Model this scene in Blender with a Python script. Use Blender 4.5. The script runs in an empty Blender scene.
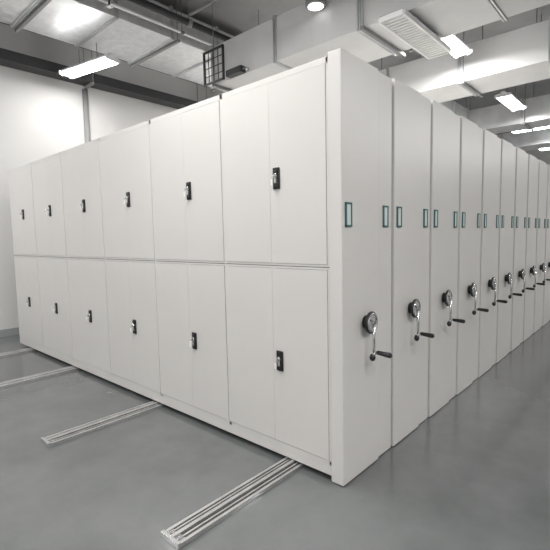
import bpy, bmesh, math
from mathutils import Vector, Matrix
S=bpy.context.scene
COL=S.collection
try: S.view_settings.view_transform='Standard'
except Exception: pass

# ------------------------------------------------ materials
def mat(name,col,rough=.5,metal=0.,emit=0.,var=0.04,scale=3.,bump=0.,coat=0.,dist=.01):
    m=bpy.data.materials.new(name); m.use_nodes=True
    nt=m.node_tree; b=nt.nodes['Principled BSDF']
    tc=nt.nodes.new('ShaderNodeTexCoord')
    n=nt.nodes.new('ShaderNodeTexNoise'); n.inputs['Scale'].default_value=scale; n.inputs['Detail'].default_value=4
    nt.links.new(tc.outputs['Object'],n.inputs['Vector'])
    r=nt.nodes.new('ShaderNodeValToRGB')
    r.color_ramp.elements[0].position=.3; r.color_ramp.elements[1].position=.7
    r.color_ramp.elements[0].color=[c*(1-var) for c in col]+[1]
    r.color_ramp.elements[1].color=[min(1,c*(1+var)) for c in col]+[1]
    nt.links.new(n.outputs['Fac'],r.inputs['Fac'])
    nt.links.new(r.outputs['Color'],b.inputs['Base Color'])
    b.inputs['Roughness'].default_value=rough; b.inputs['Metallic'].default_value=metal
    if coat: b.inputs['Coat Weight'].default_value=coat
    if bump:
        bp=nt.nodes.new('ShaderNodeBump'); bp.inputs['Strength'].default_value=bump; bp.inputs['Distance'].default_value=dist
        nt.links.new(n.outputs['Fac'],bp.inputs['Height']); nt.links.new(bp.outputs['Normal'],b.inputs['Normal'])
    if emit:
        b.inputs['Emission Color'].default_value=(1,1,1,1); b.inputs['Emission Strength'].default_value=emit
    return m
M_cab=mat('powder_coat_offwhite',(.615,.598,.577),.36,var=.025,scale=1.6)
M_body=mat('carcass_gap_shade',(.20,.195,.19),.5,var=.02)  # shade in the door gaps, put into the carcass colour
M_dark=mat('plinth_dark',(.05,.05,.05),.6)
M_seam=mat('seam_shadow_grey',(.10,.097,.094),.7)
M_black=mat('black_plastic',(.012,.012,.013),.35)
M_chrome=mat('chrome',(.70,.70,.70),.22,1.)
M_face=mat('dial_grey',(.42,.42,.42),.35,.4)
M_key=mat('key_tag_white',(.8,.8,.78),.4)
M_teal=mat('label_frame_teal',(.05,.14,.14),.4)
M_paper=mat('label_card',(.58,.64,.62),.7)
M_alu=mat('rail_aluminium',(.58,.58,.575),.24,.8,var=.12,scale=12)
M_alud=mat('rail_groove_grey',(.06,.06,.06),.5,.4)
M_wall=mat('wall_paint',(.60,.592,.580),.85,var=.02,scale=1)
M_wallr=mat('light_block_grey',(.42,.42,.42),.8,var=.02,scale=1)
M_ceil=mat('ceiling_paint',(.36,.36,.36),.9,var=.12,scale=1.2)
M_galv=mat('galvanised_duct',(.54,.55,.555),.38,.45,var=.10,scale=4)
M_foil=mat('shiny_silver_duct',(.68,.685,.69),.32,.6,var=.10,scale=9,bump=.45,dist=.02)
M_wduct=mat('white_duct',(.66,.66,.655),.6,var=.04)
M_dpipe=mat('dark_steel',(.03,.03,.032),.5)
M_gpipe=mat('grey_pipe',(.22,.22,.22),.5)
M_white=mat('fixture_white',(.78,.78,.78),.5)
M_tube=mat('lamp_tube',(1,1,1),.5,emit=20.)
M_glow=mat('downlight_glow',(1,1,1),.5,emit=1.6)
M_base=mat('baseboard_grey',(.30,.31,.32),.5)

def floor_mat():
    m=bpy.data.materials.new('epoxy_floor'); m.use_nodes=True
    nt=m.node_tree; b=nt.nodes['Principled BSDF']
    tc=nt.nodes.new('ShaderNodeTexCoord')
    n=nt.nodes.new('ShaderNodeTexNoise'); n.inputs['Scale'].default_value=.8; n.inputs['Detail'].default_value=7; n.inputs['Roughness'].default_value=.62
    nt.links.new(tc.outputs['Object'],n.inputs['Vector'])
    r=nt.nodes.new('ShaderNodeValToRGB')
    r.color_ramp.elements[0].position=.36; r.color_ramp.elements[1].position=.64
    r.color_ramp.elements[0].color=(.088,.094,.095,1); r.color_ramp.elements[1].color=(.134,.141,.142,1)
    nt.links.new(n.outputs['Fac'],r.inputs['Fac']); nt.links.new(r.outputs['Color'],b.inputs['Base Color'])
    n2=nt.nodes.new('ShaderNodeTexNoise'); n2.inputs['Scale'].default_value=1.1; n2.inputs['Detail'].default_value=3
    nt.links.new(tc.outputs['Object'],n2.inputs['Vector'])
    mr=nt.nodes.new('ShaderNodeMapRange'); mr.inputs['From Min'].default_value=.3; mr.inputs['From Max'].default_value=.7
    mr.inputs['To Min'].default_value=.13; mr.inputs['To Max'].default_value=.23
    nt.links.new(n2.outputs['Fac'],mr.inputs['Value']); nt.links.new(mr.outputs['Result'],b.inputs['Roughness'])
    bp=nt.nodes.new('ShaderNodeBump'); bp.inputs['Strength'].default_value=.06; bp.inputs['Distance'].default_value=.02
    nt.links.new(n2.outputs['Fac'],bp.inputs['Height']); nt.links.new(bp.outputs['Normal'],b.inputs['Normal'])
    b.inputs['Specular IOR Level'].default_value=.95
    b.inputs['IOR'].default_value=1.6
    return m
M_floor=floor_mat()

# ------------------------------------------------ mesh builder
class MB:
    def __init__(s): s.bm=bmesh.new(); s.mats=[]
    def mi(s,m):
        if m not in s.mats: s.mats.append(m)
        return s.mats.index(m)
    def add(s,t,m):
        i=s.mi(m)
        for f in t.faces: f.material_index=i
        me=bpy.data.meshes.new('t'); t.to_mesh(me); t.free(); s.bm.from_mesh(me); bpy.data.meshes.remove(me)
    def box(s,x0,x1,y0,y1,z0,z1,m,bev=0.,seg=2):
        t=bmesh.new(); bmesh.ops.create_cube(t,size=1)
        for v in t.verts:
            v.co=Vector(((x0+x1)/2+v.co.x*(x1-x0),(y0+y1)/2+v.co.y*(y1-y0),(z0+z1)/2+v.co.z*(z1-z0)))
        if bev: bmesh.ops.bevel(t,geom=t.edges[:],offset=bev,segments=seg,profile=.5,affect='EDGES')
        s.add(t,m)
    def cyl(s,p0,p1,r,m,seg=20,r2=None,bev=0):
        p0=Vector(p0);p1=Vector(p1);d=p1-p0
        t=bmesh.new(); bmesh.ops.create_cone(t,cap_ends=True,segments=seg,radius1=r,radius2=r if r2 is None else r2,depth=d.length)
        if bev:
            es=[e for e in t.edges if abs(e.verts[0].co.z-e.verts[1].co.z)<1e-6]
            bmesh.ops.bevel(t,geom=es,offset=bev,segments=2,profile=.5,affect='EDGES')
        for f in t.faces: f.smooth=len(f.verts)==4
        q=d.to_track_quat('Z','Y').to_matrix().to_4x4()
        bmesh.ops.transform(t,matrix=Matrix.Translation((p0+p1)/2)@q,verts=t.verts)
        s.add(t,m)
    def torus(s,c,R,r,m,axis='X',n=28,k=8):
        t=bmesh.new(); rings=[]
        for i in range(n):
            a=2*math.pi*i/n; ring=[]
            for j in range(k):
                b=2*math.pi*j/k; rr=R+r*math.cos(b); h=r*math.sin(b)
                if axis=='X': p=(h,rr*math.cos(a),rr*math.sin(a))
                elif axis=='Y': p=(rr*math.cos(a),h,rr*math.sin(a))
                else: p=(rr*math.cos(a),rr*math.sin(a),h)
                ring.append(t.verts.new(Vector(c)+Vector(p)))
            rings.append(ring)
        for i in range(n):
            for j in range(k):
                f=t.faces.new((rings[i][j],rings[(i+1)%n][j],rings[(i+1)%n][(j+1)%k],rings[i][(j+1)%k])); f.smooth=True
        bmesh.ops.recalc_face_normals(t,faces=t.faces[:])
        s.add(t,m)
    def sphere(s,c,r,m,sc=(1,1,1)):
        t=bmesh.new(); bmesh.ops.create_uvsphere(t,u_segments=16,v_segments=10,radius=r)
        for v in t.verts: v.co=Vector((v.co.x*sc[0]+c[0],v.co.y*sc[1]+c[1],v.co.z*sc[2]+c[2]))
        for f in t.faces: f.smooth=True
        s.add(t,m)
    def obj(s,name,parent=None,loc=(0,0,0),label=None,cat=None,kind=None,group=None):
        me=bpy.data.meshes.new(name); s.bm.to_mesh(me); s.bm.free()
        for m in s.mats: me.materials.append(m)
        o=bpy.data.objects.new(name,me); COL.objects.link(o); o.location=loc
        if parent: o.parent=parent
        tag(o,label,cat,kind,group)
        return o
def tag(o,label=None,cat=None,kind=None,group=None):
    if label:o['label']=label
    if cat:o['category']=cat
    if kind:o['kind']=kind
    if group:o['group']=group
def empty(name,loc,**k):
    e=bpy.data.objects.new(name,None); e.empty_display_size=.1; COL.objects.link(e); e.location=loc; tag(e,**k); return e
def copy_tree(o,parent=None,loc=None):
    c=o.copy(); COL.objects.link(c)
    if parent is not None: c.parent=parent
    if loc is not None: c.location=loc
    for ch in list(o.children): copy_tree(ch,c)
    return c

# ------------------------------------------------ room
LX=-6.15; H=4.95; HR=H-.0005
b=MB(); b.box(LX-.2,8,-7,17.2,-.1,0,M_floor); b.obj('floor',kind='structure',label='glossy grey epoxy floor')
b=MB(); b.box(LX-.2,8,-7,17.2,H,H+.15,M_ceil); b.obj('ceiling',kind='structure',label='grey painted concrete ceiling slab')
b=MB(); b.box(LX-.2,LX,-7,17,0,H,M_wall); b.obj('wall_left',kind='structure',label='plain white painted wall')
b=MB(); b.box(8,8.2,-7,17,0,H,M_wallr); b.obj('light_block_wall_right',kind='structure',label='unseen grey wall added to block side light')  # added out of view to keep world light off the right side
b=MB(); b.box(LX-.2,8,17,17.2,0,H,M_wall); b.obj('wall_back',kind='structure',label='plain white painted wall')
b=MB(); b.box(LX,LX+.015,-7,17,0,.12,M_base,.003); b.obj('baseboard_left',kind='structure',label='grey baseboard')

# ------------------------------------------------ rails
def rail(x):
    b=MB(); w=.060; y0=-.905;y1=8.6; L=y1-y0
    b.box(-w,w,0,L,0,.006,M_alud)
    for s in(-1,1):
        b.box(s*w-.009,s*w+.009,0,L,0,.025,M_alu,.002)
        b.box(s*.032-.005,s*.032+.005,0,L,.003,.026,M_alu,.002)
    b.box(-.011,.011,0,L,.003,.032,M_alu,.003)
    b.box(-w-.011,w+.011,-.014,.006,0,.031,M_alu,.002)
    b.box(-w,w,.006,.05,.003,.020,M_alu,.002)
    for k in range(2): b.cyl((-.03+.06*k,.028,.018),(-.03+.06*k,.028,.026),.008,M_chrome,12)
    return b.obj('floor_rail',loc=(x,y0,0),label='silver aluminium guide rail set across the grey floor',cat='rail',group='guide rails under the cabinets')
RX=(-.38,-1.91,-3.58,-4.9)
for x in RX: rail(x)

# ------------------------------------------------ cabinets
Z0=.036; ZP=.004; ZT=2.405; ZM=1.262; D=.60; L0=.085; BW=.873; NB=6; LEN=L0+BW*NB
PITCH=.615; PX=-L0
def end_parts(P):
    b=MB(); b.box(PX,0,0,.410,ZP,2.422,M_cab,.006,3)
    b.obj('end_panel',P)
    b=MB(); b.box(PX,-.010,.423,.598,ZP,2.416,M_cab,.005,3); b.box(PX,-.03,.40,.44,ZP+.01,2.40,M_seam); b.box(PX,-.03,.585,.613,ZP+.01,2.40,M_seam); b.obj('side_trim_panel',P)
    for y,x in((.062,0.),(.508,-.010)):
        b=MB()
        w=.032;h=.067;z=1.555;t=.011
        b.box(x-.001,x+.004,y-w,y+w,z-h,z+h,M_teal,.002)
        b.box(x,x+.010,y-w,y+w,z+h-t,z+h,M_teal,.002); b.box(x,x+.010,y-w,y+w,z-h,z-h+t,M_teal,.002)
        b.box(x,x+.010,y-w,y-w+t,z-h,z+h,M_teal,.002); b.box(x,x+.010,y+w-t,y+w,z-h,z+h,M_teal,.002)
        o=b.obj('label_holder',P,label='dark teal framed label holder')
        b=MB(); b.box(x+.003,x+.006,y-w+t,y+w-t,z-h+t,z+h-t,M_paper); b.obj('label_card',o,label='blank pale card')
    b=MB()
    b.cyl((0,0,0),(.020,0,0),.040,M_black,24,bev=.003)
    b.cyl((.018,0,0),(.045,0,0),.018,M_chrome,20)
    b.cyl((.028,0,0),(.048,0,0),.058,M_black,30,bev=.004)
    b.torus((.040,0,0),.059,.0085,M_black)
    b.torus((.049,0,0),.052,.005,M_chrome)
    b.cyl((.046,0,0),(.052,0,0),.045,M_face,26,bev=.002)
    b.cyl((.05,0,0),(.064,0,0),.020,M_chrome,20,bev=.003)
    for k in range(3):
        a=k*2.094+.5; b.cyl((.053,0,0),(.053,.043*math.cos(a),.043*math.sin(a)),.004,M_black,10)
    w=b.obj('handwheel',P,loc=(0,.246,.925),label='round dial wheel with black rim and grey face')
    b=MB(); b.cyl((.058,0,-.01),(.060,-.004,-.185),.009,M_chrome,12,r2=.008); b.sphere((.060,-.004,-.187),.012,M_chrome)
    b.obj('crank_arm',w,label='chrome crank arm')
    b=MB(); b.cyl((.058,-.004,-.172),(.085,-.004,-.173),.007,M_chrome,12)
    b.cyl((.08,-.004,-.173),(.160,-.004,-.177),.0125,M_black,16,r2=.016,bev=.003); b.sphere((.160,-.004,-.177),.016,M_black)
    b.obj('crank_grip',w,label='black plastic grip')
    b=MB(); b.cyl((.05,-.006,-.185),(.056,-.006,-.2),.012,M_black,14); b.sphere((.052,-.006,-.208),.018,M_black,(1,1,1.2))
    b.obj('locking_knob',w,label='black knob')
def body(P,front):
    b=MB()
    y0=.016 if front else 0.0
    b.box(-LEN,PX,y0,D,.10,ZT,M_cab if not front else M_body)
    if front: b.box(-LEN-.002,-LEN,.0,D,Z0,ZT,M_cab)
    b.box(-LEN,PX,0 if not front else .004,D,Z0,.10,M_cab,.003)
    if front:
        for i in range(NB+1):
            x=-L0-BW*i; w=.014
            x0=max(x-w,-LEN); x1=min(x+w,PX)
            b.box(x0,x1,.003,.03,.10,ZT,M_cab,.002)
        b.box(-LEN,PX,.003,.03,ZT-.035,ZT,M_cab,.002)
        b.box(-LEN,PX,.003,.03,.09,.125,M_cab,.002)
        b.box(-LEN,PX,.002,.03,ZM-.014,ZM-.0025,M_cab,.001)
        b.box(-LEN,PX,.002,.03,ZM+.0025,ZM+.014,M_cab,.001)
        b.box(-LEN,PX,.003,.03,ZM-.003,ZM+.003,M_seam)
        for i in range(NB):
            x=-L0-BW*(i+.5); b.box(x-.02,x+.02,.0135,.03,.13,ZT-.04,M_cab)
    b.obj('body',P)
    b=MB(); b.box(-LEN+.03,-.13,.07,D-.03,Z0-.001,.05,M_dark)
    for xr in RX:
        for yy in(.14,.46): b.cyl((xr-.03,yy,.055),(xr+.03,yy,.055),.022,M_dark,16)
    b.obj('base_frame',P,label='black steel undercarriage with rollers')
GRP='row of mobile storage cabinets'
front=empty('mobile_storage_cabinet',(0,0,0),label='off-white steel mobile cabinet with two tiers of lockable doors',cat='storage cabinet',group=GRP)
body(front,True); end_parts(front)
dw=(BW-.028-.006)/2
def door_mesh(h):
    b=MB(); b.box(-dw/2,dw/2,0,.0128,0,h,M_cab,.0007,1); return b
hz=[(.1275,ZM-.0165),(ZM+.0165,ZT-.0375)]
tmpl={}
for i in range(NB):
    xc=-L0-BW*(i+.5)
    for t,(z0,z1) in enumerate(hz):
        for s in(-1,1):
            x=xc+s*(dw/2+.0005)
            if t not in tmpl: 
                o=door_mesh(z1-z0).obj('door',front,loc=(x,0,z0)); tmpl[t]=o
            else:
                o=tmpl[t].copy(); COL.objects.link(o); o.parent=front; o.location=(x,0,z0)
            if s==1:
                if 'h' not in tmpl:
                    b=MB(); b.box(-.027,.027,-.010,.001,-.065,.065,M_black,.006,3)
                    b.box(-.019,.019,-.015,-.008,-.058,-.032,M_black,.004)
                    b.cyl((0,-.016,.043),(0,-.008,.043),.016,M_black,18)
                    b.box(-.0095,.0095,-.020,-.010,-.032,.030,M_chrome,.004)
                    b.cyl((0,-.022,.012),(0,-.010,.012),.014,M_chrome,18,bev=.002)
                    hd=b.obj('lock_handle',None,loc=(0,0,0),label='black swing lock handle with silver lever')
                    b=MB(); b.box(-.0015,.0015,-.036,-.020,.007,.017,M_chrome,.0005)
                    b.torus((0,-.037,.003),.007,.0012,M_chrome,'X',16,6)
                    b.box(-.015,-.002,-.041,-.037,-.044,-.006,M_key,.002)
                    ky=b.obj('key',None,label='small key with white tag')
                    tmpl['h']=hd; tmpl['k']=ky
                else:
                    hd=tmpl['h'].copy(); ky=tmpl['k'].copy(); COL.objects.link(hd); COL.objects.link(ky)
                lz=(1.795 if t else .66)-z0
                hd.parent=o; hd.location=(-dw/2+.056,0,lz)
                ky.parent=o; ky.location=(-dw/2+.056,0,lz)
second=empty('mobile_storage_cabinet',(0,PITCH,0),label='off-white steel mobile cabinet closed against its neighbours, crank handle',cat='storage cabinet',group=GRP)
body(second,False); end_parts(second)
for i in range(2,14):
    copy_tree(second,loc=(0,PITCH*i,0))

# ------------------------------------------------ ceiling services
def duct(name,x0,x1,y0,y1,z0,z1,m,along,label,step=1.15,flm=None,cat='duct',top=HR):
    cx,cy=(x0+x1)/2,(y0+y1)/2
    P=empty(name,(cx,cy,z0),label=label,cat=cat)
    b=MB(); b.box(x0-cx,x1-cx,y0-cy,y1-cy,0,z1-z0,m,.006); b.obj('duct_casing',P)
    L=(x1-x0) if along=='X' else (y1-y0)
    n=max(1,int(L/step)); e=.022
    for k in range(n+1):
        p=-L/2+.03+k*(L-.06)/n
        b=MB()
        for q in(-.014,.014):
            if along=='X': b.box(p+q-.009,p+q+.009,y0-cy-e,y1-cy+e,-e,z1-z0+e,flm or m,.003)
            else: b.box(x0-cx-e,x1-cx+e,p+q-.009,p+q+.009,-e,z1-z0+e,flm or m,.003)
        b.obj('flange',P)
        if k%2==0 and k<n:
            for s in(-1,1):
                b=MB()
                if along=='X': b.cyl((p+.07,s*((y1-y0)/2+.04),-.03),(p+.07,s*((y1-y0)/2+.04),top-z0),.006,M_gpipe,8)
                else: b.cyl((s*((x1-x0)/2+.04),p+.07,-.03),(s*((x1-x0)/2+.04),p+.07,top-z0),.006,M_gpipe,8)
                b.obj('hanger_rod',P)
            b=MB()
            if along=='X': b.box(p+.05,p+.09,-(y1-y0)/2-.07,(y1-y0)/2+.07,-.045,-.005,M_gpipe,.003)
            else: b.box(-(x1-x0)/2-.07,(x1-x0)/2+.07,p+.05,p+.09,-.045,-.005,M_gpipe,.003)
            b.obj('support_bracket',P)
    return P
duct('air_duct',-3.62,6,2.2,3.05,3.62,4.15,M_wduct,'X','white rectangular air duct with flanged joints',flm=M_galv)
P=empty('duct_end_bracket',(-3.46,2.10,3.60),label='open black lattice bracket at the end of the white duct',cat='bracket')
b=MB()
for xa in(-.20,.20): b.box(xa-.012,xa+.012,-.015,.015,0,.46,M_dpipe,.003)
for za in(.012,.448): b.box(-.212,.212,-.015,.015,za-.012,za+.012,M_dpipe,.003)
b.obj('bracket_frame',P)
b=MB()
for k in range(3): b.box(-.195,.195,-.006,.006,.11+k*.11,.118+k*.11,M_dpipe)
for k in range(3): b.box(-.11+k*.10,-.102+k*.10,-.005,.005,.02,.44,M_dpipe)
b.obj('lattice_bars',P)
P=empty('damper_actuator',(-3.05,2.15,3.62),label='small black damper motor fixed low on the white duct',cat='duct fitting')
b=MB(); b.box(-.17,.13,-.05,.045,.0,.085,M_dpipe,.008); b.obj('motor_case',P)
b=MB(); b.cyl((.17,-.01,.04),(.17,.045,.04),.022,M_chrome,14); b.box(.12,.18,-.02,-.01,.03,.05,M_gpipe,.002); b.obj('drive_shaft',P)
duct('air_duct',-5.35,-4.15,-5,14,4.35,4.78,M_foil,'Y','shiny silver flanged duct running beside the white wall',step=.85,flm=M_galv)
duct('air_duct',-3.5,6,4.95,5.75,3.72,4.25,M_wduct,'X','white box duct crossing above the cabinets',flm=M_galv)
duct('air_duct',-3.5,6,8.8,9.5,3.8,4.3,M_galv,'X','galvanised air duct crossing above the far cabinets')
duct('air_duct',-3.5,6,12,12.8,3.85,4.3,M_galv,'X','galvanised steel duct near the far wall')
duct('air_duct',-3.5,6,.55,1.15,4.45,4.75,M_foil,'X','shallow shiny silver duct close to the ceiling slab',step=.7,flm=M_galv)
duct('air_duct',-2.9,-2.2,5.85,8.7,4.0,4.3,M_galv,'Y','short galvanised branch duct joining two cross ducts',step=.9)
duct('air_duct',.1,.6,5.85,8.7,3.95,4.3,M_galv,'Y','short galvanised branch duct joining two cross ducts',step=.9)
def tray(name,p,L,w,h,along,label,rungs=False,st=2.4):
    P=empty(name,p,label=label,cat='cable tray')
    def bx(b,a0,a1,c0,c1,z0,z1,m,bev=0):
        if along=='Y': b.box(c0,c1,a0,a1,z0,z1,m,bev)
        else: b.box(a0,a1,c0,c1,z0,z1,m,bev)
    b=MB()
    for s in(-1,1): bx(b,0,L,s*w-.008,s*w+.008,0,h,M_dpipe,.003)
    if rungs:
        k=.15
        while k<L: bx(b,k,k+.03,-w,w,.005,.025,M_dpipe); k+=.3
    else: bx(b,0,L,-w,w,0,.012,M_dpipe)
    b.obj('tray_channel',P)
    k=.4 if L<4 else .8
    while k<L:
        b=MB(); bx(b,k,k+.04,-w-.012,w+.012,-.04,0,M_gpipe,.003)
        for s in(-1,1):
            q=(s*(w+.018),k+.02) if along=='Y' else (k+.02,s*(w+.018))
            b.cyl((q[0],q[1],-.045),(q[0],q[1],HR-p[2]),.006,M_gpipe,8)
        b.obj('hanger_bracket',P); k+=st
tray('cable_tray',(LX+.17,-6.5,4.06),22,.13,.15,'Y','black steel cable tray along the white wall')
tray('cable_tray',(-3.4,3.32,4.0),9,.11,.10,'X','black ladder cable tray crossing above the cabinets',True)
tray('cable_tray',(-2.05,6.25,4.0),2.05,.14,.12,'X','short black ladder cable tray above the cabinets',True,1.3)
tray('cable_tray',(-3.4,9.9,3.9),9,.14,.12,'X','black ladder cable tray crossing above the far cabinets',True)
def pipe(name,p0,p1,r,m,label,cat='pipe',hang=2.2,heads=False):
    p0=Vector(p0);p1=Vector(p1);P=empty(name,p0,label=label,cat=cat)
    b=MB(); b.cyl((0,0,0),p1-p0,r,m,16); b.obj('pipe_run',P)
    L=(p1-p0).length; n=int(L/hang); d=(p1-p0).normalized()
    for k in range(n+1):
        q=(p1-p0)*((k+.5)/(n+1))
        b=MB()
        b.cyl(q-d*.03,q+d*.03,r*1.25,M_gpipe,16)
        if abs(d.z)<.5: b.cyl(q+Vector((0,0,r)),Vector((q.x,q.y,HR-p0.z)),.006,M_gpipe,8)
        b.obj('pipe_clamp',P)
        if heads:
            b=MB(); q2=q+d*.8; b.cyl(q2,q2-Vector((0,0,.22)),.012,m,10); b.cyl(q2-Vector((0,0,.22)),q2-Vector((0,0,.225)),.035,M_chrome,14); b.obj('sprinkler_head',P)
    return P
pipe('sprinkler_pipe',(-3.5,4.66,4.5),(6,4.66,4.5),.045,M_dpipe,'black sprinkler pipe across the ceiling',heads=True)
pipe('sprinkler_pipe',(-3.5,7.1,4.55),(6,7.1,4.55),.05,M_dpipe,'black sprinkler pipe across the ceiling',heads=True)
pipe('sprinkler_pipe',(-3.5,11.2,4.5),(6,11.2,4.5),.05,M_dpipe,'black sprinkler pipe across the ceiling')
pipe('sprinkler_pipe',(-3.5,1.45,4.55),(6,1.45,4.55),.03,M_dpipe,'black steel pipe along the ceiling')
pipe('sprinkler_pipe',(-3.5,1.75,4.4),(6,1.75,4.4),.02,M_gpipe,'thin grey steel pipe along the ceiling')
pipe('sprinkler_pipe',(-3.85,-3,4.5),(-3.85,15,4.5),.045,M_dpipe,'black steel pipe along the ceiling',heads=True)
pipe('sprinkler_pipe',(-4.02,-3,4.42),(-4.02,15,4.42),.02,M_white,'thin white pipe along the silver duct')
pipe('sprinkler_pipe',(-5.62,-5,4.5),(-5.62,15,4.5),.035,M_dpipe,'black steel pipe beside the silver duct')
pipe('wall_conduit',(LX+.045,1.5,.0),(LX+.045,1.5,4.0),.045,M_gpipe,'grey vertical conduit on the white wall')
P=empty('round_downlight',(-1.68,2.08,3.98),label='small lit round ceiling light bracketed to the white duct',cat='ceiling light')
b=MB(); b.cyl((0,0,0),(0,0,.07),.115,M_gpipe,28,bev=.01); b.box(-.03,.03,.0,.118,.03,.05,M_gpipe,.003); b.obj('light_case',P)
b=MB(); b.cyl((0,0,-.006),(0,0,.002),.088,M_glow,28,bev=.002); b.obj('light_diffuser',P)
P=empty('air_diffuser',(-.74,2.02,3.51),label='white slatted air diffuser below the duct',cat='air diffuser')
b=MB(); w=.125; L=1.2
for s in(-1,1): b.box(s*w-.014,s*w+.014,0,L,0,.05,M_white,.003)
for y in(0,L): b.box(-w,w,y-.014,y+.014,0,.05,M_white,.003)
b.box(-w,w,0,L,.05,.06,M_gpipe)
b.obj('diffuser_frame',P)
b=MB()
for k in range(20): b.box(-w+.01,w-.01,.045+k*.057,.080+k*.057,.008,.03,M_white)
b.obj('slats',P)
b=MB()
for y in(.35,.85): b.box(-.1,.1,y-.05,y+.05,.06,.108,M_galv)
b.obj('duct_collar',P)

# ------------------------------------------------ lamps
def lamp(x,y,z,rot=0.,along='Y',top=HR,rd=.5,w=.10,hl=.62,en=64):
    P=empty('fluorescent_lamp',(x,y,z),label='lit white twin-tube batten lamp hung from the ceiling',cat='ceiling lamp',group='hanging ceiling lamps')
    b=MB(); b.box(-w*.8,w*.8,-hl,hl,.035,.06,M_white,.006); b.box(-.04,.04,-hl,hl,.055,.10,M_white,.006)
    for s in(-1,1): b.box(-w,w,s*(hl-.01)-.010,s*(hl-.01)+.010,-.005,.05,M_white,.004)
    b.obj('lamp_housing',P)
    for s in(-1,1):
        b=MB(); b.cyl((s*w*.6,-hl+.02,.005),(s*w*.6,hl-.02,.005),.024,M_tube,14,bev=.008); b.obj('lamp_tube',P,label='glowing tube')
    for s in(-1,1):
        b=MB(); b.cyl((0,s*rd,.1),(0,s*rd,top-z),.005,M_gpipe,8); b.obj('hanger_rod',P)
    l=bpy.data.lights.new('lamp_light','AREA'); l.shape='RECTANGLE'; l.size=2*w*.6; l.size_y=2*hl-.06; l.energy=en; l.color=(1,.985,.965)
    lo=bpy.data.objects.new('lamp_light',l); COL.objects.link(lo); lo.parent=P; lo.location=(0,0,-.020)
    P.rotation_euler=(0,0,rot+(math.pi/2 if along=='X' else 0))
    return P
TD=4.30
lamp(-5.14,1.12,3.98,math.radians(12),'X',TD,.2,.12,.54,en=30)
lamp(-.95,4.08,3.98,w=.13,rd=.3,hl=.55); lamp(-1.03,7.6,3.95,w=.14,rd=.3,hl=.6)
for y in(10.6,13.9): lamp(-1.1,y,4.0,0,'X',w=.14)
for y in(4.3,7.6,10.8): lamp(-5.0,y,4.0,0,'X',TD,.2,en=40)  # unseen lamps from here down, added for soft room light
for y in(-4.4,-1.8): 
    lamp(-5.0,y,4.0,0,'X',TD,.2,en=50); lamp(-.95,y,4.0,en=56)
lamp(-.95,-.3,4.0,rd=.3,en=58)
for y in(-4.4,-1.8,-.3,4.15,7.8,10.75,13.9): lamp(3.4,y,3.95,rd=.15,en=76)  # extra row out of view, added to soften the lighting

w=bpy.data.worlds.new('world'); S.world=w; w.use_nodes=True
w.node_tree.nodes['Background'].inputs['Color'].default_value=(1,1,1,1)
w.node_tree.nodes['Background'].inputs['Strength'].default_value=.49

# ------------------------------------------------ camera
cam=bpy.data.cameras.new('camera'); co=bpy.data.objects.new('camera',cam); COL.objects.link(co)
cam.sensor_width=36; cam.lens=430/550*36
co.matrix_world=Matrix.Translation((1.300,-1.990,1.440))@Matrix.Rotation(math.radians(42.06),4,'Z')@Matrix.Rotation(math.radians(90-5.05),4,'X')@Matrix.Rotation(math.radians(-1.19),4,'Z')
S.camera=co
